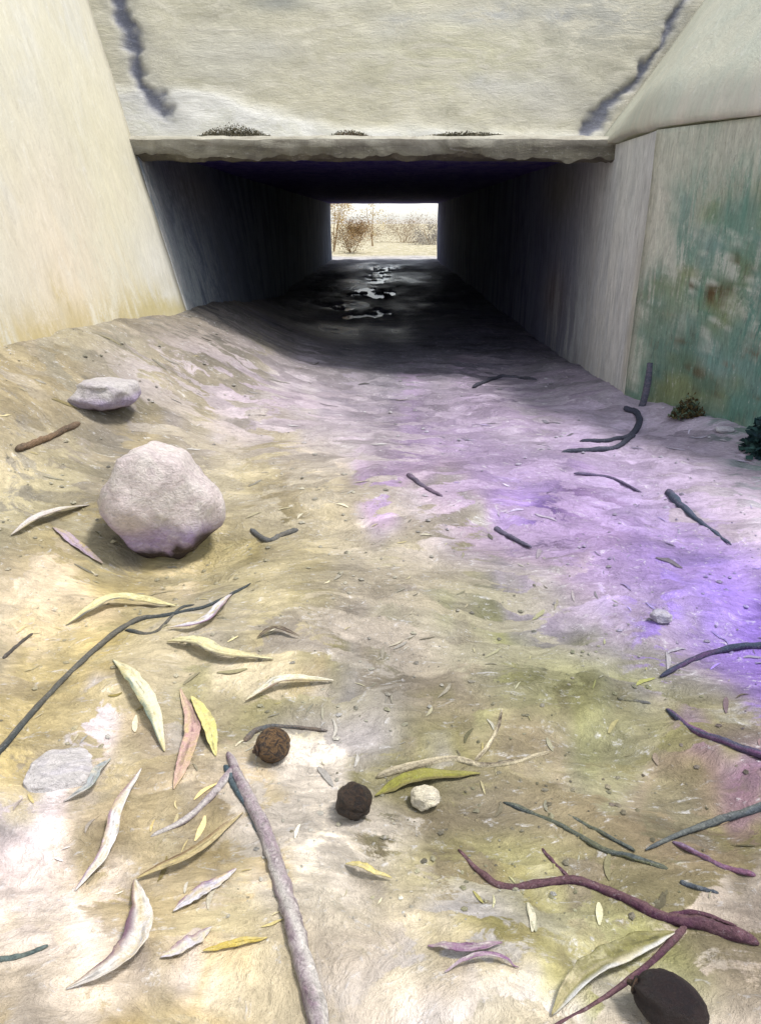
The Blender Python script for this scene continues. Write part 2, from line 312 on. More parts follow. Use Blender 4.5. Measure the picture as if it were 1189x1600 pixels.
wall_l = thing('wing_wall', 'tall cream concrete wing wall left of the tunnel mouth, bathed in light', 'wall', (-2.4, 3.5, 0))
obj('wall_face', V, Fc, spots(CREAM, sp1, V), spots((210, 207, 194), sp1[:4]+sp1[4:5]+sp1[5:6], V + wob(V[:, 1]*3, V[:, 2]*1.2, 9, 0.8)[:, None]), M_WALL, wall_l, loc=(-2.4, 3.5, 0))
# right wing wall, mossy, up to the ledge
yy = np.linspace(-3, YR, nu); zz = np.linspace(-0.4, 1.72, nv)
A, B = np.meshgrid(yy, zz, indexing='ij'); A = A.ravel(); B = B.ravel()
xf = x_right(A) + 0.002 + wob(A*1.2, B*1.2, 37, 0.018)*sstep(YR-0.6, YR, A) + (1-sstep(YR-0.6, YR, A))*wob(A*1.4, B*1.4, 17, 0.03)
P = np.stack([xf, A, B], 1); back = P + np.array([0.45, 0.22, 0])
V, Fc = slab(P, back, nu, nv)
TEAL, OLIVE, BROWN, LT = (98, 144, 128), (142, 148, 96), (98, 76, 46), (212, 214, 200)
rg = random.Random(5); sp = []
for k in range(110):
    y_ = rg.uniform(3.9, 5.04); sp.append(((float(x_right(y_)), y_, 0.05+1.3*rg.random()**1.6), (0.5, rg.uniform(0.04, 0.14), rg.uniform(0.06, 0.2)), rg.choice([TEAL, TEAL, (126, 158, 150), OLIVE, (96, 126, 108)]), 0.8))
sp2 = list(sp)
for k in range(22):
    y_ = rg.uniform(4.1, 4.95); sp2.append(((float(x_right(y_)), y_, rg.uniform(0.1, 1.0)), (0.4, rg.uniform(0.02, 0.06), rg.uniform(0.02, 0.06)), BROWN, 0.95))
for k in range(22):
    y_ = rg.uniform(4.0, 5.05); sp2.append(((float(x_right(y_)), y_, rg.uniform(0.4, 1.3)), (0.3, rg.uniform(0.01, 0.025), rg.uniform(0.15, 0.4)), LT, 0.9))
Vw = V + np.stack([0*V[:, 0], wob(V[:, 1]*4, V[:, 2]*4, 19, 0.22), wob(V[:, 1]*4, V[:, 2]*4, 29, 0.22)], 1)
wall_r = thing('wing_wall', 'green stained concrete wing wall right of the tunnel mouth, under a pale ledge', 'wall', (2.2, 3.5, 0))
topmix = [((1.7, 5.1, 1.3), (0.4, 0.16, 1.0), (216, 213, 196), 0.95), ((2.2, 4.4, 1.72), (2, 2, 0.22), (214, 212, 194), 0.8)]
obj('wall_face', V, Fc, spots((150, 174, 156), sp+topmix, Vw), spots((184, 190, 172), sp2+topmix, Vw), M_MOSS, wall_r, loc=(2.2, 3.5, 0))
# sloping pale slab above the ledge
yy = np.linspace(-3, 6.15, nu); zz = np.linspace(1.735, 3.3, 50); nv2 = 50
A, B = np.meshgrid(yy, zz, indexing='ij'); A = A.ravel(); B = B.ravel()
xe = np.where(A > YR, WR - 0.05*(A-YR), x_right(A))
out = 1-sstep(4.75, 5.1, A); hgt = B-1.735; ramp = np.where(hgt < 0.3, hgt*hgt/0.6, hgt-0.15)
front_ = sstep(5.4, 6.1, A); xf = xe - 0.002 - 0.033*np.maximum(out, front_) + 0.74*(ramp*(1-front_)+hgt*front_) + wob(A*1.5, B*1.5, 27, 0.03) + 0.015*(B < 1.76)
P = np.stack([xf, A, B + wob(A*4, B*0, 28, 0.02)*(B < 1.8)], 1); back = P + np.array([0.5, 0, -0.004])
V, Fc = slab(P, back, nu, nv2)
obj('ledge_slab', V, Fc, spots((214, 212, 192), [((2.2, 4.6, 1.8), (1, 1.0, 0.12), (222, 212, 200), 0.6)], V), spots((206, 208, 190), [], V), M_WALL, wall_r, loc=(2.2, 3.5, 0))

# ------------------------------------------------------------------ the culvert: tunnel walls, roof slab, headwall, lintel
cul = thing('culvert', 'long dark concrete box tunnel with bright far opening under a pale headwall', 'tunnel', (0, 6, 0))
CL = (0, 6, 0)
nu, nv = 150, 44
yy = Y0 + (Y1-Y0)*np.linspace(0, 1, nu)**1.6; zz = np.linspace(-0.4, 1.76, nv)
A, B = np.meshgrid(yy, zz, indexing='ij'); A = A.ravel(); B = B.ravel()
xf = WL - batter_left(A)*(B-1.7) + wob(A*1.2, B*1.2, 7, 0.018)
P = np.stack([xf, A, B], 1); V, Fc = slab(P, P+np.array([-0.45, 0, 0]), nu, nv)
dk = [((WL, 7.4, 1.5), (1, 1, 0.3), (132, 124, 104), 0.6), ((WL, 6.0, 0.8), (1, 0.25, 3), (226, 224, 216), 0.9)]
obj('tunnel_wall', V, Fc, spots((124, 132, 146), dk, V), spots((92, 100, 118), dk[:1]+[((WL, 6.2, 0.6), (1, 1.8, 1.2), (186, 194, 194), 0.9)], V), M_INNER, cul, loc=CL)  # dark base paints the tunnel's shade, pale patches its sunlit mouth
yy = YR + 0.004 + (Y1-YR)*np.linspace(0, 1, nu)**1.6
A, B = np.meshgrid(yy, zz, indexing='ij'); A = A.ravel(); B = np.minimum(B.ravel(), 1.715)
xf = WR + wob(A*1.2, B*1.2, 37, 0.018)
P = np.stack([xf, A, B], 1); V, Fc = slab(P, P+np.array([0.45, 0, 0]), nu, nv)
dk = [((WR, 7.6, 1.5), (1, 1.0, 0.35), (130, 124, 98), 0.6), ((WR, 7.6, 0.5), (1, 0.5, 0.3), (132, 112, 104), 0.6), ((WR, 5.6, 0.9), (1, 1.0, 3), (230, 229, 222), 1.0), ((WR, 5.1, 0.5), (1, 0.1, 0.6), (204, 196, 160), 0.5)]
obj('tunnel_wall', V, Fc, spots((120, 124, 148), dk, V), spots((92, 94, 126), dk[:2]+[((WR, 5.4, 0.8), (1, 1.3, 3), (226, 226, 220), 1.0), ((WR, 6.6, 0.3), (1, 1.2, 0.7), (200, 204, 208), 0.9)], V), M_INNER, cul, loc=CL)  # pale front patches paint sun on the wall, dark base the shade within
# roof slab
nu, nv = 60, 60
xx = np.linspace(-2.3, 2.1, nu); yy = 6.25 + (Y1-6.25)*np.linspace(0, 1, nv)**1.5
A, B = np.meshgrid(xx, yy, indexing='ij'); A = A.ravel(); B = B.ravel()
P = np.stack([A, B, 1.715 + wob(A*1.5, B*0.8, 39, 0.01)], 1); V, Fc = slab(P, np.stack([A, B, np.where(B > 6.75, 2.05, 1.735)], 1), nu, nv)
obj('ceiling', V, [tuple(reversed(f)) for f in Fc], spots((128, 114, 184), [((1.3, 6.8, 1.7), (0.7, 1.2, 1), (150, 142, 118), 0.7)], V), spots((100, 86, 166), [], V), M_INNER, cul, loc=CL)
# headwall with a rough mortar skirt and two broken joints filled with dirt
def on_head(px, py):
    d = ray(px, py); t = 6.2/d.y
    for _ in range(6): t = (6.22+0.16*(CAMZ+d.z*t-1.74)-0.012)/d.y
    return (d.x*t, CAMZ+d.z*t)
def seg_dist(x, z, pts):
    best = np.full(x.shape, 9.0)
    for (a, b_) in zip(pts[:-1], pts[1:]):
        ax, az = a; bx, bz = b_; L2 = (bx-ax)**2+(bz-az)**2
        t = np.clip(((x-ax)*(bx-ax)+(z-az)*(bz-az))/L2, 0, 1); best = np.minimum(best, np.hypot(x-ax-t*(bx-ax), z-az-t*(bz-az)))
    return best
nu, nv = 300, 120
xx = np.linspace(-2.7, 2.62, nu); zz = np.linspace(1.74, 3.3, nv)
A, B = np.meshgrid(xx, zz, indexing='ij'); A = A.ravel(); B = B.ravel()
edge = 2.14 - 0.26*sstep(-1.75, -0.2, A) - 0.08*sstep(-0.2, 1.5, A) + 0.02*fbm(A*3, A*0, 4, 3)
skirt = sstep(0.05, -0.07, B-edge+0.05*fbm(A*4, B*8, 6, 3))
jl = [on_head(*p) for p in ((186, -40), (190, 20), (208, 80), (224, 130), (262, 184))]
jr = [on_head(*p) for p in ((1084, -30), (1052, 30), (1020, 90), (968, 150), (912, 212))]
wA = A + 0.08*fbm(A*5, B*5, 91, 4); wB = B + 0.06*fbm(A*5, B*5, 95, 4)
dj = np.minimum(seg_dist(wA, wB, jl)/(0.85+0.6*fbm(A*2, B*3, 97, 2)), seg_dist(wA, wB, jr)/(0.85+0.6*fbm(A*2, B*3, 98, 2)))
groove = sstep(0.085, 0.015, dj+0.05*fbm(A*7, B*12, 99, 3)); halo = np.exp(-(dj/0.13)**2)*0.6
P = np.stack([A, 6.22 + 0.16*(B-1.74) - 0.015*skirt + 0.03*groove + wob(A*1.3, B*1.6, 57, 0.02) + 0.006*fbm(A*6, B*9, 58, 3), B], 1)
V, Fc = slab(P, P+np.array([0, 0.4, 0]), nu, nv)
sk = np.concatenate([skirt, skirt])[:, None]; gr = np.concatenate([groove, groove])[:, None]; hl = np.concatenate([halo, halo])[:, None]
hsp = [((0.6, 6.2, 2.35), (0.8, 1, 0.3), (210, 206, 172), 0.7), ((1.7, 6.3, 2.6), (0.6, 1, 0.3), (172, 172, 168), 0.7), ((-0.8, 6.3, 2.68), (0.25, 1, 0.06), (150, 152, 146), 0.8),
       ((-1.3, 6.3, 2.3), (0.4, 1, 0.25), (204, 202, 192), 0.6), ((1.2, 6.3, 2.05), (0.4, 1, 0.2), (196, 194, 190), 0.5)]
for k in range(40):
    rr = random.Random(k+300); hsp.append(((rr.uniform(-1.9, 2.4), 6.3, rr.uniform(1.8, 2.9)), (rr.uniform(0.08, 0.35), 1, rr.uniform(0.03, 0.1)), rr.choice([(172, 168, 142), (214, 210, 190), (186, 182, 160), (206, 206, 204)]), rr.uniform(0.3, 0.6)))
c1 = spots((216, 210, 184), hsp, V); c2 = spots((222, 216, 194), hsp[2:20], V)
pale = lin((240, 238, 230))*KALB; dirt = lin((112, 114, 126))*KALB; dust = lin((158, 158, 158))*KALB
c1 = c1*(1-sk)+sk*pale; c2 = c2*(1-sk)+sk*lin((232, 230, 216))*KALB
c1 = c1*(1-hl)+hl*dust; c1 = c1*(1-gr)+gr*dirt; c2 = c2*(1-hl*0.6)+hl*0.6*dust; c2 = c2*(1-gr)+gr*dirt*1.5
obj('headwall', V, Fc, c1, c2, M_FACE, cul, smooth=True, loc=CL)
# lintel with a broken lower edge
nu = 520; xx = np.linspace(-2.0, 1.84, nu)
prof = [(0, 0.0), (0, 0.06), (0, 0.11), (0.03, 0.135), (0.35, 0.138), (0.35, -0.01), (0.12, -0.02), (0.05, -0.012)]
Vv, cc = [], []
for i, x_ in enumerate(xx):
    for j, (dy, dz) in enumerate(prof):
        n_ = float(fbm(x_*6, j*1.7, 63, 6)); low = 1.0 if j in (0, 7) else (0.5 if j == 6 else 0.25)
        Vv.append((x_, 5.96 + dy + 0.018*n_*(j < 4) - 0.02*float(vnoise(x_*2.2, 0, 3)), 1.64 + dz + 0.045*n_*low - (0.03*max(0, float(fbm(x_*3.3, 2, 66, 3)))*low)))
Fc = []; npf = len(prof)
for i in range(nu-1):
    for j in range(npf): Fc.append((i*npf+j, i*npf+(j+1) % npf, (i+1)*npf+(j+1) % npf, (i+1)*npf+j))
Fc.append(tuple(range(npf-1, -1, -1))); Fc.append(tuple((nu-1)*npf+j for j in range(npf)))
V = np.array(Vv)
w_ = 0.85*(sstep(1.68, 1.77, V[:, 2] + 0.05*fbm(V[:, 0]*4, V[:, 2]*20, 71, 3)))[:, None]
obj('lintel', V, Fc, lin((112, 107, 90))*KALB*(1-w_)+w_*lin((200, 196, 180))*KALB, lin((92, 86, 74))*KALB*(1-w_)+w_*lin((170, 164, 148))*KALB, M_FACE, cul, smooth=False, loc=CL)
# earth of the road bank behind the walls
def boxes(name, lst, mat, c1, c2):
    V, Fc = [], []
    for (x0, x1, y0, y1, z0, z1) in lst:
        o = len(V); V += [(x0, y0, z0), (x1, y0, z0), (x1, y1, z0), (x0, y1, z0), (x0, y0, z1), (x1, y0, z1), (x1, y1, z1), (x0, y1, z1)]
        Fc += [tuple(o+k for k in f) for f in ((3, 2, 1, 0), (4, 5, 6, 7), (0, 1, 5, 4), (1, 2, 6, 5), (2, 3, 7, 6), (3, 0, 4, 7))]
    return obj(name, V, Fc, c1, c2, mat, smooth=False)
tag(boxes('road_embankment', [(-40, -2.75, 6.6, 25.7, -0.5, 3.1), (2.7, 40, 6.6, 25.7, -0.5, 3.1), (-2.74, 2.69, 6.9, 25.7, 2.1, 3.1)], M_GROUND, lin((140, 130, 90))*KALB, lin((120, 120, 80))*KALB), kind='structure')

# ------------------------------------------------------------------ stones
def stone(name, label, cx, cy, wpx, hpx, depth, col1, col2, seed, low=None, lowcol=None, sink=0.12, group=None, outline=None, flat=0.0, hz=None, cut=(0.74, 0.93), under=0.0):
    p = at(cx, cy); m = mpp(p); a = wpx*m/2; bz = (hz if hz else hpx*m/2)
    n1, n2 = 64, 40; V = []; rr = random.Random(seed); facets = []
    for k in range(11):
        v = Vector((rr.gauss(0, 1), rr.gauss(0, 1)-0.4, rr.gauss(0.1, 0.9))).normalized(); facets.append((v.x, v.y, v.z, rr.uniform(*cut)))
    for j in range(n2+1):
        ph = math.pi*j/n2
        for i in range(n1):
            th = 2*math.pi*i/n1
            x = math.cos(th)*math.sin(ph); y_ = math.sin(th)*math.sin(ph); z = math.cos(ph)
            if outline:                         # radius by direction in the upright plane
                ang = math.degrees(math.atan2(z, x)) % 360
                ks = sorted(outline); k0 = max([k for k in ks if k <= ang], default=ks[-1]-360); k1 = min([k for k in ks if k > ang], default=ks[0]+360)
                r0 = outline[k0 % 360]; r1 = outline[k1 % 360]; f = (ang-k0)/(k1-k0); f = f*f*(3-2*f)
                s = r0+(r1-r0)*f; side = abs(y_)**2; s = s*(1-side)+side
            else: s = 1
            if z < -0.2: uc = 1-0.45*under*((-z-0.2)/0.8); x *= uc; y_ *= uc
            q = 1 + 0.16*float(fbm(x*1.3+seed, y_*1.3+z*1.1, seed, 3)) + 0.05*float(fbm(x*4+seed, z*4-y_*3, seed+9, 2))
            if flat and z > flat: z = flat+(z-flat)*0.25
            for (fx, fy, fz, fd) in facets:
                e_ = x*fx+y_*fy+z*fz-fd
                if e_ > 0: x -= e_*fx*0.97; y_ -= e_*fy*0.97; z -= e_*fz*0.97
            V.append((p.x+a*s*q*x, p.y+depth*q*y_, p.z+bz*s*q*z))
    V = np.array(V); V[:, 2] += p.z + bz*(1-sink) - (V[:, 2].min()+bz*1.0)
    Fc = [(j*n1+i, (j+1)*n1+i, (j+1)*n1+(i+1) % n1, j*n1+(i+1) % n1) for j in range(n2) for i in range(n1)]
    zrel = (V[:, 2]-V[:, 2].min())/(V[:, 2].max()-V[:, 2].min())
    c1 = np.tile(lin(col1)*KALB, (len(V), 1)); c2 = np.tile(lin(col2)*KALB, (len(V), 1))
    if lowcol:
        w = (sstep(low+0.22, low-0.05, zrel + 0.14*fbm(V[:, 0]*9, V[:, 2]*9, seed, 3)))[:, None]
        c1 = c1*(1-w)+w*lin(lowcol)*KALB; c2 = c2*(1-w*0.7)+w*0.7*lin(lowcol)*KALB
        w = (sstep(low*0.62+0.04, low*0.62-0.03, zrel + 0.20*fbm(V[:, 0]*11, V[:, 1]*5, seed+2, 4)))[:, None]; under_shade = lin((84, 72, 72))*KALB; c1 = c1*(1-w)+w*under_shade; c2 = c2*(1-w)+w*under_shade*0.8  # ragged dark foot band paints the shade crescent under the stone
    return tag(obj(name, V, Fc, c1, c2, M_STONE, loc=(p.x, p.y, p.z)), label, 'stone', group)
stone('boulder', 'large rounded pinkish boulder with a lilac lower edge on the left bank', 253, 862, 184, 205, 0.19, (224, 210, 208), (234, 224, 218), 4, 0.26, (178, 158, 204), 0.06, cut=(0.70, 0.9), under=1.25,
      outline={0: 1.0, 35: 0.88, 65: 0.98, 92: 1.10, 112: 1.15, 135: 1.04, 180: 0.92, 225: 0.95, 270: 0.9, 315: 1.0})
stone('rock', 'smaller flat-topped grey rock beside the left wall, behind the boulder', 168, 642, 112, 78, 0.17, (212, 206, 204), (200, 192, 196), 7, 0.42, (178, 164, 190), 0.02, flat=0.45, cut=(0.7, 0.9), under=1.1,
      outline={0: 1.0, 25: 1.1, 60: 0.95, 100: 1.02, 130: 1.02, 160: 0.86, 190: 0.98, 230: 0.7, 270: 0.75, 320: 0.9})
stone('flat_stone', 'flat white stone bedded in tan silt at the lower left', 92, 1205, 118, 40, 0.085, (222, 216, 214), (214, 208, 212), 12, sink=1.15, hz=0.045, flat=0.35)
stone('pebble', 'small cream pebble right of the two round nuts', 663, 1258, 46, 34, 0.032, (236, 226, 200), (222, 214, 200), 15, sink=0.3, hz=0.025)
stone('pebble', 'pale grey pebble at the edge of the violet patch', 1030, 972, 34, 26, 0.03, (206, 200, 214), (190, 186, 206), 18, sink=0.3, hz=0.022)
stone('pebble', 'white pebble at the foot of the right wall', 1132, 675, 30, 20, 0.03, (232, 228, 234), (216, 210, 224), 19, sink=0.3, hz=0.02)

# ------------------------------------------------------------------ twigs and leaves
def spline(pts, n):
    P_ = [np.array(p, float) for p in pts]; P_ = [2*P_[0]-P_[1]] + P_ + [2*P_[-1]-P_[-2]]
    out = []; m = len(P_)-3
    for i in range(n):
        t = i/(n-1)*m; k = min(int(t), m-1); f = t-k; a, b_, c, d = P_[k:k+4]
        out.append(0.5*((2*b_)+(c-a)*f+(2*a-5*b_+4*c-d)*f*f+(3*b_-a-3*c+d)*f**3))
    return out
def tube_mesh(pts, w0, w1, seed, lift=0.2, n=46, sides=10, arch=0.0, knots=0.12):
    S = spline(pts, n); C = [at(*s) for s in S]; rr = random.Random(seed); V = []; T = []
    R = []
    for i, c in enumerate(C):
        t = i/(n-1); r = (w0+(w1-w0)*t)/2*mpp(c)*(1+knots*float(fbm(i*0.35, seed, seed, 2)))
        r *= min(1.0, 0.22+math.sqrt(min(t, 1-t)/0.10))
        R.append(max(0.0015, r)); c.z = float(ground(c.x, c.y, False))
    zs = np.array([c.z for c in C]); k_ = np.ones(7)/7; zs = np.convolve(np.pad(zs, 3, mode='edge'), k_, 'valid')
    for i, c in enumerate(C): c.z = zs[i] + R[i]*2*lift + arch*math.sin(math.pi*i/(n-1)) + 0.3*R[i]*float(fbm(i*0.2, 7, seed+3, 2))
    for i, c in enumerate(C):
        tg = (C[min(i+1, n-1)]-C[max(i-1, 0)]).normalized(); sd = tg.cross(Vector((0, 0, 1))).normalized(); up = sd.cross(tg)
        for a in range(sides):
            th = 2*math.pi*a/sides + i*0.05; q = R[i]*(1+0.34*float(vnoise(a*1.7+seed, i*0.22, seed))+0.16*float(vnoise(a*2.9+seed, i*0.9, seed+7)))
            V.append(c + sd*(q*math.cos(th)) + up*(q*math.sin(th))); T.append((i/(n-1), a/sides))
    Fc = [(i*sides+a, i*sides+(a+1) % sides, (i+1)*sides+(a+1) % sides, (i+1)*sides+a) for i in range(n-1) for a in range(sides)]
    Fc.append(tuple(range(sides-1, -1, -1))); Fc.append(tuple((n-1)*sides+a for a in range(sides)))
    return np.array([tuple(v) for v in V]), Fc, np.array(T), C
def tube_cols(T, ca, cb, seed):
    ca = lin(ca)*KALB; cb = lin(cb)*KALB
    w = np.clip(0.5+1.6*fbm(T[:, 0]*2.5, np.cos(T[:, 1]*6.283)*1.6+seed, seed, 2), 0, 1)[:, None]; v = (1+0.45*fbm(T[:, 0]*14, np.sin(T[:, 1]*6.283)*2.5+seed, seed+1, 3))[:, None]
    c = (ca*(1-w)+cb*w)*v
    return c, (cb*w*0.6+ca*(1-0.6*w))*(2-v)
def twig(name, label, pts, w0, w1, ca, cb, seed, forks=(), group=None, cat='twig', **kw):
    V, Fc, T, C = tube_mesh(pts, w0, w1, seed, **kw); c1, c2 = tube_cols(T, ca, cb, seed)
    base = tuple(C[len(C)//2])
    if not forks: return tag(obj(name, V, Fc, c1, c2, M_WOOD, loc=base), label, cat, group)
    e = thing(name, label, cat, base, group); obj('stem', V, Fc, c1, c2, M_WOOD, e, loc=base)
    for k, (fp, a, b_) in enumerate(forks):
        V, Fc, T, _ = tube_mesh(fp, a, b_, seed+50+k, n=28, sides=8); c1, c2 = tube_cols(T, ca, cb, seed+k)
        obj('side_twig', V, Fc, c1, c2, M_WOOD, e, loc=base)
    return e
def leaf(name, label, pts, wpx, ca, cb, seed, edge=None, arch=0.005, curl=0.10, n=56, group=None, lean=0.0, blunt=0.8):
    """a dry blade: lens-shaped, folded along its midrib, arched off the ground, 1.5 mm thick"""
    S = spline(pts, n); C = [at(*s) for s in S]; nc = 13; top = []; U = []
    zs = np.convolve(np.pad(np.array([float(ground(c.x, c.y, False)) for c in C]), 4, mode='edge'), np.ones(9)/9, 'valid')
    for i, c in enumerate(C):
        t = i/(n-1); wv = (max(0.0, math.sin(math.pi*min(1, t*0.97+0.015)))**blunt)*wpx*0.42*mpp(c)*(1+0.12*float(fbm(t*5, seed, seed, 2)))
        c.z = zs[i] + 0.006 + arch*math.sin(math.pi*t) + 0.006*float(fbm(t*4, 3, seed+2, 2))
        tg = (C[min(i+1, n-1)]-C[max(i-1, 0)]); tg.z = 0; tg.normalize(); sd = tg.cross(Vector((0, 0, 1)))
        for j in range(nc):
            s = (j/(nc-1)-0.5)*2; z = abs(s)**1.4*wv*curl*(1+1.6*float(vnoise(t*5, s+seed, seed+8))) + s*wv*lean + (0.05*wv if j == nc//2 else 0)
            q = c + sd*(s*wv*(1+0.20*float(fbm(t*14, s*1.3+seed, seed+6, 2)))); top.append((q.x, q.y, q.z+z)); U.append((t, s))
    top = np.array(top); U = np.array(U); gz = ground(top[:, 0], top[:, 1]); top[:, 2] = np.maximum(top[:, 2], gz+0.004)
    V, Fc = slab(top, top-np.array([0, 0, 0.0018]), n, nc); U = np.concatenate([U, U])
    a = lin(ca)*KALB; b_ = lin(cb)*KALB
    w = np.clip(0.5+1.0*fbm(U[:, 0]*3, U[:, 1]*2+seed, seed, 3), 0, 1)[:, None]; rib = (1-0.35*np.exp(-(U[:, 1]/0.12)**2)-0.16*(np.abs(((U[:, 0]*9-np.abs(U[:, 1])*0.8) % 1)-0.5) < 0.12))[:, None]; blot = (1-0.45*sstep(0.25, 0.5, fbm(U[:, 0]*7+seed, U[:, 1]*2.2, seed+15, 3)))[:, None]; c1 = (a*(1-w)+b_*w)*rib*blot; c2 = (b_*(1-w)+a*w)*blot
    if edge is not None:
        e_ = lin(edge)*KALB; w = sstep(0.25, 0.85, U[:, 1]+0.35*fbm(U[:, 0]*6, U[:, 1], seed+4, 2))[:, None]*0.9; c1 = c1*(1-w)+w*e_; c2 = c2*(1-w)+w*e_  # one edge tinted; on the pale leaves it paints their shadow
    gp = pigment(V[:, 0], V[:, 1]); sw = (np.clip(0.30+0.9*fbm(U[:, 0]*5+seed, U[:, 1]*1.5, seed+12, 3), 0, 0.8))[:, None]; c1 = c1*(1-sw)+gp*sw
    sw = sw*(np.abs(U[:, :1]-0.5)*1.6); c2 = c2*(1-sw)+gp*sw
    base = tuple(C[n//2])
    return tag(obj(name, V, Fc, c1, c2, M_LEAF, loc=base), label, 'leaf', group)

GRY, NAVY, PUR, PLUM, WHT, LAV = (168, 160, 158), (62, 72, 88), (128, 92, 126), (92, 48, 76), (226, 222, 222), (206, 200, 214)
twig('branch', 'long straight grey and mauve branch running to the bottom edge', [(356, 1176), (384, 1240), (418, 1310), (446, 1400), (470, 1490), (505, 1625)], 14, 36, (206, 200, 194), (140, 118, 132), 1, cat='branch', n=80, sides=14,
     forks=[([(372, 1195), (330, 1245), (290, 1282), (236, 1308)], 14, 7)])
twig('twig', 'dark blue-grey twig lying against the upper end of the long branch', [(352, 1196), (366, 1228), (392, 1272), (402, 1300)], 10, 7, (72, 92, 104), (96, 104, 104), 2)
leaf('curled_leaf', 'narrow white curled leaf with shadow-tinted purple edge, upper of the pale pair at lower left', [(222, 1205), (188, 1268), (176, 1318), (158, 1355), (118, 1392)], 26, WHT, (232, 226, 222), 3, PUR, 0.02)
leaf('curled_leaf', 'broad white leaf with shadow-tinted plum edge nearest the lower left corner', [(212, 1378), (222, 1430), (214, 1482), (178, 1522), (104, 1546)], 48, WHT, (234, 226, 214), 4, PLUM, 0.02, 0.3)
leaf('dry_leaf', 'long tan leaf ending at the tip of the broad white leaf', [(380, 1272), (300, 1345), (215, 1378)], 22, (198, 184, 140), (170, 150, 110), 5, (110, 84, 60), 0.015)
leaf('dry_leaf', 'lavender-white leaf between the tan leaf and the long branch', [(370, 1362), (318, 1396), (272, 1428)], 26, LAV, WHT, 6, PUR)
leaf('dry_leaf', 'short grey-white leaf with a square shadow-tinted purple end at lower left', [(332, 1452), (296, 1480), (252, 1500)], 26, LAV, (214, 208, 200), 7, (150, 120, 140))
leaf('dry_leaf', 'thin mustard leaf left of the long branch', [(418, 1466), (370, 1478), (318, 1490)], 16, (206, 184, 96), (190, 166, 80), 8)
twig('twig', 'short teal twig at the left edge near the bottom', [(-20, 1503), (30, 1496), (76, 1478)], 10, 6, (92, 110, 112), (120, 124, 110), 9)
twig('twig', 'very long thin dark twig crossing the tan bank from the left edge', [(-20, 1200), (55, 1112), (130, 1034), (205, 975), (262, 962), (330, 946), (392, 912)], 11, 5, (74, 80, 82), (110, 106, 96), 10, n=80,
     forks=[([(196, 985), (240, 990), (278, 955), (304, 945)], 7, 4)])
leaf('dry_leaf', 'pale yellow arched leaf under the long thin twig', [(104, 978), (180, 948), (275, 950)], 26, (232, 228, 178), (212, 202, 150), 11, (84, 84, 96), 0.03)
leaf('dry_leaf', 'white and mauve leaf at the upper end of the long thin twig', [(262, 984), (312, 982), (344, 956), (364, 926)], 18, WHT, LAV, 12, PUR, 0.02)
leaf('dry_leaf', 'pale lemon leaf with a shadow-dark rim below the boulder', [(262, 1006), (305, 1014), (348, 1032), (428, 1032)], 30, (236, 230, 172), (208, 200, 168), 13, (70, 60, 62), 0.03)
leaf('dark_leaf', 'small dark brown leaf alone on pale silt near the lemon leaf', [(402, 998), (432, 990), (468, 998)], 12, (82, 68, 60), (96, 80, 70), 14, None, 0.02)
leaf('dry_leaf', 'yellow-white leaf with a teal edge pointing down the bank', [(178, 1032), (212, 1076), (240, 1120), (258, 1176)], 32, (234, 230, 186), (226, 220, 200), 15, (82, 104, 98), 0.03)
leaf('bark_strip', 'flat dusty pink bark strip above the long branch', [(282, 1078), (302, 1140), (290, 1190), (272, 1234)], 30, (190, 150, 150), (206, 176, 160), 16, None, 0.008, 0.1)
leaf('dry_leaf', 'slim bright yellow leaf touching the top of the long branch', [(300, 1092), (326, 1140), (338, 1184)], 24, (222, 214, 120), (232, 224, 160), 17, None, 0.02)
leaf('dry_leaf', 'slim cream leaf lying right of the lemon leaf', [(384, 1098), (440, 1074), (522, 1066)], 22, (236, 230, 190), WHT, 18, (130, 104, 84), 0.02)
twig('twig', 'thin arched brown twig over the upper round nut', [(382, 1160), (402, 1142), (440, 1136), (512, 1142)], 11, 5, (128, 112, 98), (92, 98, 102), 19)
twig('branch', 'pale crooked stick with a dark tip in the middle of the silt', [(588, 1216), (650, 1198), (705, 1188), (752, 1197), (800, 1192), (858, 1176)], 15, 7, (222, 210, 178), (88, 76, 66), 20, cat='branch', n=60,
     forks=[([(742, 1190), (764, 1164), (778, 1136), (784, 1108)], 9, 4)])
leaf('dry_leaf', 'long olive leaf just below the pale crooked stick', [(586, 1246), (650, 1220), (750, 1212)], 30, (146, 146, 62), (132, 126, 60), 21, (104, 94, 60), 0.01)
twig('branch', 'dark slate branch with a leaf-like bend on the right silt', [(786, 1254), (868, 1288), (940, 1328), (985, 1340), (1044, 1360)], 8, 9, (84, 92, 92), (120, 120, 84), 22, cat='branch', n=60,
     forks=[([(884, 1274), (935, 1300), (992, 1330)], 7, 6)])
twig('branch', 'dark slate branch reaching in from the right edge', [(1215, 1254), (1120, 1284), (1058, 1306), (1008, 1328)], 14, 5, (84, 92, 100), (112, 116, 112), 23, cat='branch')
twig('branch', 'winding plum coloured branch along the lower right', [(716, 1328), (752, 1366), (795, 1388), (890, 1378), (960, 1400), (1040, 1438), (1100, 1448), (1185, 1476)], 7, 22, (112, 84, 88), (84, 50, 72), 24, cat='branch', n=90, sides=12,
     forks=[([(1072, 1448), (1030, 1492), (985, 1530), (935, 1565), (850, 1612)], 13, 6), ([(1040, 1434), (1090, 1428), (1150, 1448)], 12, 5), ([(845, 1326), (868, 1352), (895, 1378)], 6, 6)])
leaf('dry_leaf', 'broad olive leaf at the lower right, beside the plum branch', [(862, 1588), (912, 1534), (984, 1492), (1052, 1462)], 46, (140, 136, 84), (116, 110, 68), 25, (214, 214, 212), 0.02, 0.2)
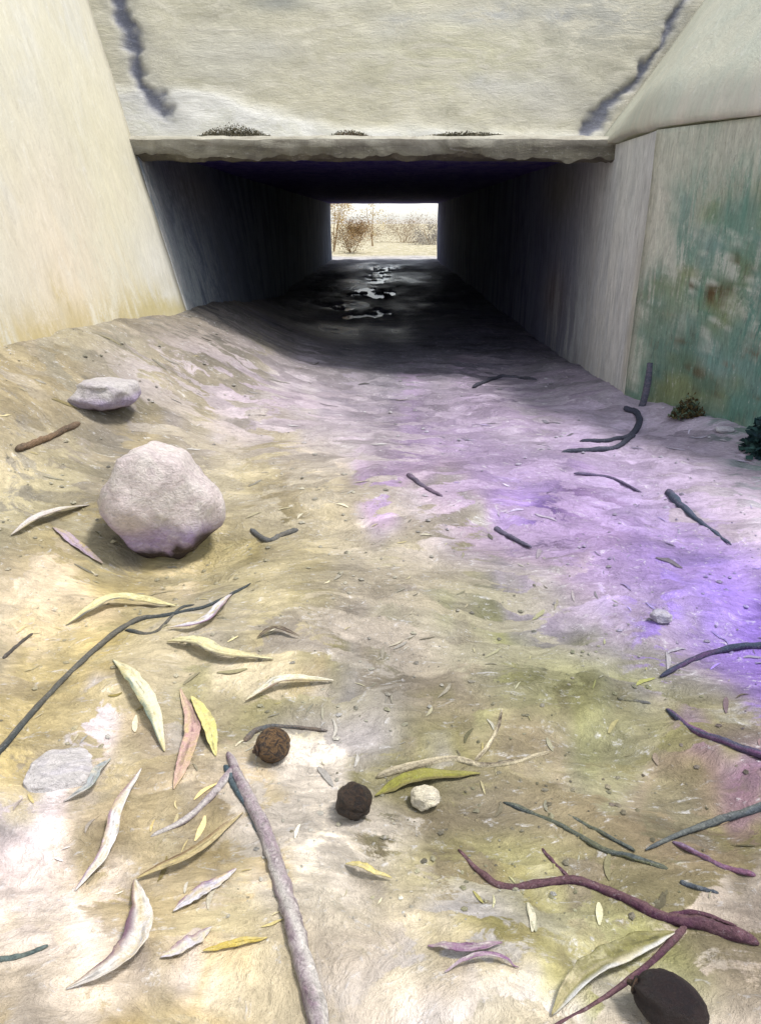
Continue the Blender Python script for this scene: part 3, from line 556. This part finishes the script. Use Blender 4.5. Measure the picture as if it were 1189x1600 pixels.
leaf('dry_leaf', 'upper purple leaf on cream silt near the bottom centre', [(668, 1480), (722, 1492), (784, 1478)], 18, (132, 92, 130), (150, 118, 140), 26, None, 0.012)
leaf('dry_leaf', 'lower thin purple leaf on cream silt near the bottom centre', [(694, 1524), (726, 1508), (775, 1502), (810, 1516)], 9, (140, 100, 138), (170, 140, 160), 27, None, 0.012)
twig('branch', 'navy branch at the right edge below the violet patch', [(1030, 1058), (1078, 1034), (1130, 1016), (1210, 1008)], 7, 12, (60, 70, 92), (92, 66, 104), 28, cat='branch')
twig('branch', 'dark blue and plum branch slanting down at the right edge', [(1040, 1108), (1082, 1142), (1130, 1160), (1205, 1188)], 8, 14, (74, 80, 100), (120, 82, 120), 29, cat='branch')
twig('twig', 'small slate twig left of the navy branch', [(964, 1092), (988, 1096), (1016, 1100)], 7, 5, (110, 110, 110), (130, 126, 100), 30)
twig('twig', 'pink twig under the branch from the right edge', [(1050, 1316), (1095, 1338), (1130, 1356), (1180, 1368)], 8, 9, (140, 120, 146), (128, 84, 108), 31)
twig('twig', 'short slate twig beside the winding plum branch', [(1062, 1380), (1088, 1388), (1122, 1396)], 9, 6, (84, 92, 104), (110, 112, 106), 32)
twig('driftwood', 'dark hooked piece of driftwood on the lilac ground', [(974, 640), (992, 646), (998, 664), (980, 684), (940, 690), (905, 690)], 11, 7, (78, 80, 98), (58, 62, 78), 33, cat='driftwood',
     forks=[([(992, 680), (960, 700), (915, 706), (876, 708)], 8, 9)])
twig('twig', 'slate twig with a thick blunt end on the lilac ground at right', [(1042, 768), (1062, 790), (1098, 820), (1142, 852)], 15, 4, (78, 92, 112), (104, 96, 122), 34)
twig('twig', 'thin bent twig between the driftwood and the blunt twig', [(896, 740), (955, 748), (1004, 772)], 5, 4, (96, 88, 116), (120, 110, 140), 35)
twig('twig', 'small grey twig at the lower edge of the lilac ground', [(772, 826), (800, 842), (830, 856)], 9, 5, (92, 90, 110), (120, 112, 136), 36)
twig('twig', 'small grey and rose twig at the left edge of the lilac ground', [(636, 742), (660, 760), (692, 778)], 8, 6, (128, 108, 130), (104, 98, 116), 37)
twig('twig', 'small dark V-shaped twig right of the boulder', [(392, 828), (416, 846), (440, 838), (466, 828)], 9, 8, (96, 98, 100), (116, 112, 104), 38)
leaf('dry_leaf', 'pale leaf with a dark rim left of the boulder', [(18, 838), (72, 816), (140, 790)], 24, (222, 214, 200), LAV, 39, (104, 88, 92), 0.03)
leaf('bark_strip', 'mauve bark strip slanting down left of the boulder', [(84, 826), (120, 852), (162, 884)], 20, (186, 168, 186), (170, 150, 168), 40, None, 0.008, 0.1)
twig('twig', 'short dark twig at the left edge above the long thin twig', [(6, 1030), (28, 1010), (52, 990)], 7, 4, (80, 76, 74), (104, 98, 90), 41)
twig('twig', 'brown stick leaning toward the smaller rock', [(26, 706), (72, 688), (126, 662)], 12, 9, (132, 108, 84), (96, 84, 72), 42)
twig('twig', 'dark twig in the shade of the tunnel mouth', [(738, 606), (782, 590), (838, 594)], 7, 5, (84, 84, 96), (70, 70, 84), 43)
leaf('dry_leaf', 'grey-teal leaf beside the flat white stone', [(174, 1188), (156, 1212), (142, 1240), (100, 1254)], 18, (140, 156, 156), (186, 186, 190), 44, None, 0.02)
leaf('dry_leaf', 'yellow leaf at the middle of the cream silt, below the lower round nut', [(540, 1352), (570, 1366), (612, 1376)], 14, (206, 190, 112), (222, 206, 140), 45, None, 0.012)
# upright stick at the foot of the right wall
p = at(1001, 634); m = mpp(p)
Vv, Fc = [], []
for i in range(14):
    t = i/13; r = (8 - 2*t)/2*m*1.5*(1+0.25*float(vnoise(i*0.6, 0, 4)))
    for a in range(8):
        th = a*math.pi/4; Vv.append((p.x+0.012*math.sin(t*3)+0.02*t+r*math.cos(th), p.y+r*math.sin(th), p.z-0.05+t*(66*m+0.05)))
Fc = [(i*8+a, i*8+(a+1) % 8, (i+1)*8+(a+1) % 8, (i+1)*8+a) for i in range(13) for a in range(8)] + [tuple(range(7, -1, -1)), tuple(13*8+a for a in range(8))]
tag(obj('stake', Vv, Fc, lin((88, 92, 108))*KALB, lin((112, 108, 124))*KALB, M_WOOD, loc=tuple(p)), 'short dark upright stake at the foot of the mossy right wall', 'stake')

# ------------------------------------------------------------------ fine litter lying about (uncountable)
def litter(n, seed):
    rr = np.random.RandomState(seed); V, Fc, C1 = [], [], []
    d = 1.0*np.exp(rr.rand(n)*math.log(6.5)); x = (rr.rand(n)*2-1)*(0.62*d+0.1); L = (0.010+0.032*rr.rand(n)**2)*(0.55+0.28*d)
    ok = (x > x_left(d)+0.25) & (x < x_right(d)-0.12); d, x, L = d[ok], x[ok], L[ok]
    ang = 0.5+2.2*fbm(x*0.8, d*0.8, 301, 2)+0.5*rr.randn(len(d)); col = pigment(x+0.1*rr.randn(len(d))*d*0.5, d+0.12*rr.randn(len(d))*d*0.5)
    for k in range(len(d)):
        ca, sa = math.cos(ang[k]), math.sin(ang[k]); w = L[k]*(0.10+0.16*rr.rand()); bend = (rr.rand()-0.5)*0.5*L[k]; o = len(V); m = 6; tilt = rr.randn()*0.25
        px, py = [], []
        for i in range(m):
            t = i/(m-1); ww = w*math.sin(math.pi*(0.06+0.88*t))**0.8; u = (t-0.5)*L[k]*2; b_ = bend*math.sin(math.pi*t)
            for s in (-1, 0, 1): px.append(x[k]+u*ca-(b_+s*ww)*sa); py.append(d[k]+u*sa+(b_+s*ww)*ca)
        z = ground(np.array(px), np.array(py))+0.002
        for i in range(m):
            for j, s in enumerate((-1, 0, 1)): V.append((px[i*3+j], py[i*3+j], z[i*3+j]+0.10*w*(s != 0)+0.05*L[k]*math.sin(math.pi*i/(m-1))*(0.2+abs(tilt))))
        Fc += [(o+i*3+j, o+(i+1)*3+j, o+(i+1)*3+j+1, o+i*3+j+1) for i in range(m-1) for j in range(2)]
        lum = col[k].mean(); f = 0.92+0.30*rr.randn(); c = (lum+(col[k]-lum)*min(1.1, max(0.3, 0.75+0.25*rr.randn())))*min(1.7, max(0.35, f)); C1 += [np.clip(c, 0.02, 0.8)]*(m*3)
    C1 = np.array(C1); o = obj('leaf_litter', V, Fc, C1, C1*0.85, M_LEAF, smooth=True); tag(o, 'thin dry slivers and leaf crumbs strewn over the silt floor', 'litter', None, 'stuff')
litter(380, 5)

def grit(n, seed):
    rr = np.random.RandomState(seed); V, Fc, C1 = [], [], []
    d = 1.0*np.exp(rr.rand(n)*math.log(6.0)); x = (rr.rand(n)*2-1)*(0.62*d+0.1); keep = fbm(x*1.3, d*1.3, 401, 3)+0.5*rr.rand(n) > 0.18
    keep &= (x > x_left(d)+0.25) & (x < x_right(d)-0.1); x, d = x[keep], d[keep]; z = ground(x, d); col = pigment(x+0.1*rr.randn(len(x)), d+0.1*rr.randn(len(x)))
    base = [(0, 0, 1), (1, 0, 0.1), (0.3, 0.95, 0), (-0.8, 0.6, 0.15), (-0.85, -0.55, 0), (0.35, -0.9, 0.1), (0, 0, -0.6)]
    for k in range(len(x)):
        r = (0.002+0.0055*rr.rand()**3)*(0.6+0.35*d[k]); a = rr.rand()*6.28; ca, sa = math.cos(a), math.sin(a); o = len(V)
        for (bx, by, bz) in base:
            j = 0.75+0.5*rr.rand(3); bx, by, bz = bx*j[0]*1.3, by*j[1], bz*j[2]*0.7; V.append((x[k]+r*(bx*ca-by*sa), d[k]+r*(bx*sa+by*ca), z[k]+r*(bz+0.25)))
        Fc += [(o, o+1+i, o+1+(i+1) % 5) for i in range(5)] + [(o+6, o+1+(i+1) % 5, o+1+i) for i in range(5)]
        C1 += [np.clip(col[k]*0.5+col[k].mean()*0.5, 0, 1)*min(1.5, max(0.6, 1.0+0.22*rr.randn()))]*7
    C1 = np.clip(np.array(C1), 0.02, 0.75); o = obj('grit', V, Fc, C1, C1*0.9, M_STONE, smooth=False); tag(o, 'fine grit and crumbs of stone scattered over the silt floor', 'grit', None, 'stuff')
grit(1900, 8)

# ------------------------------------------------------------------ dark nuts
def nut(label, cx, cy, wpx, long, rot, seed, c1, c2):
    p = at(cx, cy); m = mpp(p); r = wpx*m/2
    e = thing('nut', label, 'nut', (p.x, p.y, p.z), 'dark nuts on the silt')
    V = []; n1, n2 = 36, 24; cz = p.z + r*0.86
    ca, sa = math.cos(rot), math.sin(rot)
    for j in range(n2+1):
        ph = math.pi*j/n2
        for i in range(n1):
            th = 2*math.pi*i/n1; x = math.cos(ph)*long; q = math.sin(ph)
            if long > 1.1: q *= 1-0.12*math.cos(ph)
            y_ = q*math.cos(th); z = q*math.sin(th)
            k = r*(1+0.05*math.sin(th*6)*q + 0.05*float(fbm(th*2+seed, ph*3, seed, 3)) + 0.05*float(fbm(math.cos(th)*4+seed, math.sin(th)*4+ph*1.2, seed+3, 3)))
            V.append((p.x+k*(x*ca-y_*sa), p.y+k*(x*sa+y_*ca), cz+k*z))
    Fc = [(j*n1+i, (j+1)*n1+i, (j+1)*n1+(i+1) % n1, j*n1+(i+1) % n1) for j in range(n2) for i in range(n1)]
    obj('shell', V, Fc, lin(c1)*KALB, lin(c2)*KALB, M_NUT, e, loc=tuple(e.location))
    # stalk scar: a raised ring with a short stub
    V = []; ns = 12; prof = [(0.02, 0.90), (0.30, 0.90), (0.36, 1.0), (0.28, 1.07), (0.14, 1.03), (0.10, 1.22), (0.03, 1.24)]
    for (rr_, h_) in prof:
        for i in range(ns):
            th = 2*math.pi*i/ns; x = -h_*long; y_ = rr_*math.cos(th); z = rr_*math.sin(th)
            V.append((p.x+r*(x*ca-y_*sa), p.y+r*(x*sa+y_*ca), cz+r*z+r*0.0))
    Fc = [(j*ns+i, j*ns+(i+1) % ns, (j+1)*ns+(i+1) % ns, (j+1)*ns+i) for j in range(len(prof)-1) for i in range(ns)] + [tuple(range(ns)), tuple((len(prof)-1)*ns+i for i in range(ns))]
    obj('stalk', V, Fc, lin(c2)*KALB, lin((96, 72, 52))*KALB, M_NUT, e, loc=tuple(e.location))
nut('brown round nut beside the upper end of the long branch', 428, 1184, 54, 1.0, 0.5, 2, (122, 94, 62), (44, 36, 36))
nut('near-black round nut, lower of the two in the middle', 553, 1272, 56, 1.0, -0.9, 5, (36, 29, 27), (66, 50, 38))
nut('large oval black nut with a stalk at the lower right corner', 1042, 1592, 82, 1.32, -0.55, 9, (44, 30, 32), (34, 26, 30))

# ------------------------------------------------------------------ moss and weeds
def tuft(name, label, cat, c, size, n, cols, seed, leaf_l, up=0.5, parent=None, group=None):
    rr = random.Random(seed); V, Fc, C1 = [], [], []
    for k in range(n):
        a = rr.uniform(0, 2*math.pi); d_ = math.sqrt(rr.random()); q = rr.random()
        px = c[0]+size[0]*d_*math.cos(a)*(1-0.4*q); py = c[1]+size[1]*d_*math.sin(a)*(1-0.4*q); pz = c[2]+size[2]*q*(1-0.6*d_)*rr.uniform(0.3, 1.2)
        pz += 0.0
        t = Vector((rr.gauss(0, 1), rr.gauss(0, 1), rr.gauss(up, 0.7))).normalized(); s = t.cross(Vector((rr.gauss(0, 1), rr.gauss(0, 1), rr.gauss(0, 1)))).normalized()
        L = leaf_l*rr.uniform(0.5, 1.3); w = L*rr.uniform(0.22, 0.4); o = len(V); b0 = Vector((px, py, pz)); nrm = t.cross(s)*0.15*L
        V += [tuple(b0), tuple(b0+t*L*0.5+s*w), tuple(b0+t*L+nrm), tuple(b0+t*L*0.5-s*w)]
        Fc.append((o, o+1, o+2, o+3)); cc = lin(rr.choice(cols))*KALB*rr.uniform(0.7, 1.25); C1 += [cc]*4
    o = obj(name, V, Fc, np.array(C1), np.array(C1)*0.8, M_FOL, parent, smooth=False, loc=tuple(c) if parent is None else tuple(parent.location))
    if parent is None: tag(o, label, cat, group)
    return o
DK = [(112, 108, 86), (128, 120, 98), (94, 92, 76), (146, 138, 116)]
def on_lin(px, py): d = ray(px, py); t = 5.99/d.y; return (d.x*t, 6.02, CAMZ+d.z*t)
c = on_lin(362, 216); tuft('moss_clump', 'larger dark moss clump on the left part of the lintel', 'moss', (c[0], 6.08, 1.775), (0.30, 0.05, 0.10), 3600, DK, 1, 0.012)
c = on_lin(545, 218); tuft('moss_clump', 'small brown moss clump on the middle of the lintel', 'moss', (c[0], 6.08, 1.772), (0.18, 0.06, 0.06), 1900, DK+[(130, 104, 84)], 2, 0.012)
c = on_lin(730, 226); tuft('moss_clump', 'low moss strip along the right half of the lintel', 'moss', (c[0], 6.08, 1.768), (0.4, 0.06, 0.045), 3200, DK, 3, 0.014)
p = at(1196, 706); tuft('weed', 'dark teal weed at the right edge, at the foot of the mossy wall', 'plant', (p.x-0.02, p.y, p.z), (0.09, 0.1, 0.30), 900, [(44, 74, 76), (60, 92, 88), (36, 56, 64)], 4, 0.05)
p = at(1072, 652); tuft('weed', 'brown and green weed against the mossy wall, right of the stake', 'plant', (p.x, p.y, p.z), (0.12, 0.05, 0.16), 1200, [(96, 84, 52), (110, 130, 108), (84, 70, 48)], 5, 0.024)

# ------------------------------------------------------------------ beyond the far opening
def shrub(name, label, px, dist, w, h, cols, seed, n, lf, trunk=(190, 164, 130)):
    d = ray(px, 405); t = dist/d.y; x = d.x*t; z0 = float(ground(x, dist))
    e = thing(name, label, 'shrub', (x, dist, z0), 'shrubs beyond the tunnel'); rr = random.Random(seed)
    V, Fc = [], []
    for k in range(4):
        a = rr.uniform(0, 6.28); tip = Vector((x+w*0.35*math.cos(a), dist+w*0.35*math.sin(a), z0+h*rr.uniform(0.55, 0.85))); b0 = Vector((x+rr.uniform(-.05, .05), dist, z0-0.1)); o = len(V)
        for i in range(6):
            q = b0.lerp(tip, i/5)+Vector((rr.uniform(-.04, .04), 0, 0)); r = 0.022*(1-0.7*i/5)
            for s in range(6): V.append((q.x+r*math.cos(s*1.047), q.y+r*math.sin(s*1.047), q.z))
        Fc += [(o+i*6+s, o+i*6+(s+1) % 6, o+(i+1)*6+(s+1) % 6, o+(i+1)*6+s) for i in range(5) for s in range(6)]
    obj('trunk', V, Fc, lin(trunk)*KALB, lin(trunk)*KALB*0.8, M_WOOD, e, loc=tuple(e.location))
    V, Fc, C1 = [], [], []
    cl = [(rr.gauss(0, 0.28)*w, rr.gauss(0, 0.28)*w, h*rr.uniform(0.15, 0.95), rr.uniform(0.12, 0.24)*w) for _ in range(16)]
    for k in range(n):
        cx, cy, cz, cr = rr.choice(cl); P_ = Vector((x+cx+rr.gauss(0, cr*.6), dist+cy+rr.gauss(0, cr*.6), max(z0, z0+cz+rr.gauss(0, cr*.6))))
        t = Vector((rr.gauss(0, 1), rr.gauss(0, 1), rr.gauss(0, 1))).normalized(); s = t.cross(Vector((rr.gauss(0, 1), rr.gauss(0, 1), rr.gauss(0, 1)))).normalized()
        L = lf*rr.uniform(0.6, 1.3); o = len(V); V += [tuple(P_), tuple(P_+t*L*.5+s*L*.3), tuple(P_+t*L), tuple(P_+t*L*.5-s*L*.3)]; Fc.append((o, o+1, o+2, o+3))
        C1 += [lin(rr.choice(cols))*KALB*rr.uniform(0.7, 1.2)]*4
    obj('crown', V, Fc, np.array(C1), np.array(C1)*0.85, M_FOL, e, smooth=False, loc=tuple(e.location))
OC = [(222, 184, 98), (230, 198, 124), (202, 158, 86), (236, 214, 164)]
BRN = [(160, 124, 84), (180, 146, 100), (140, 112, 86), (204, 176, 130)]
shrub('shrub', 'tall ochre shrub at the left side of the bright far opening', 522, 33, 1.5, 3.4, OC, 1, 12000, 0.05)
shrub('shrub', 'low brown shrub in front of the tall ochre one in the far opening', 552, 31, 1.5, 1.15, BRN, 2, 7000, 0.045)
shrub('shrub', 'thin pale golden shrub near the middle of the far opening', 582, 40, 0.9, 2.4, [(226, 206, 150), (206, 176, 110)], 3, 420, 0.07)
shrub('shrub', 'low wide tan shrub right of the middle in the far opening', 630, 46, 3.0, 1.2, [(206, 186, 158), (186, 164, 136), (160, 140, 120)], 4, 7000, 0.055)
shrub('shrub', 'low grey-brown shrub at the right side of the far opening', 672, 42, 1.8, 1.0, [(176, 166, 156), (150, 140, 132), (196, 190, 180)], 5, 5000, 0.055)
# far hills
nu = 80; xx = np.linspace(-260, 260, nu); V = []
for x_ in xx:
    h_ = 2.5+2.0*float(fbm(x_*0.02, 1, 77, 3)); V += [(x_, 300, -2), (x_, 310, h_*0.7), (x_, 340, h_), (x_, 400, -2)]
tag(obj('hills', V, [(i*4+j, (i+1)*4+j, (i+1)*4+j+1, i*4+j+1) for i in range(nu-1) for j in range(3)], lin((196, 190, 176))*KALB, lin((180, 176, 168))*KALB, M_FOL), kind='structure')
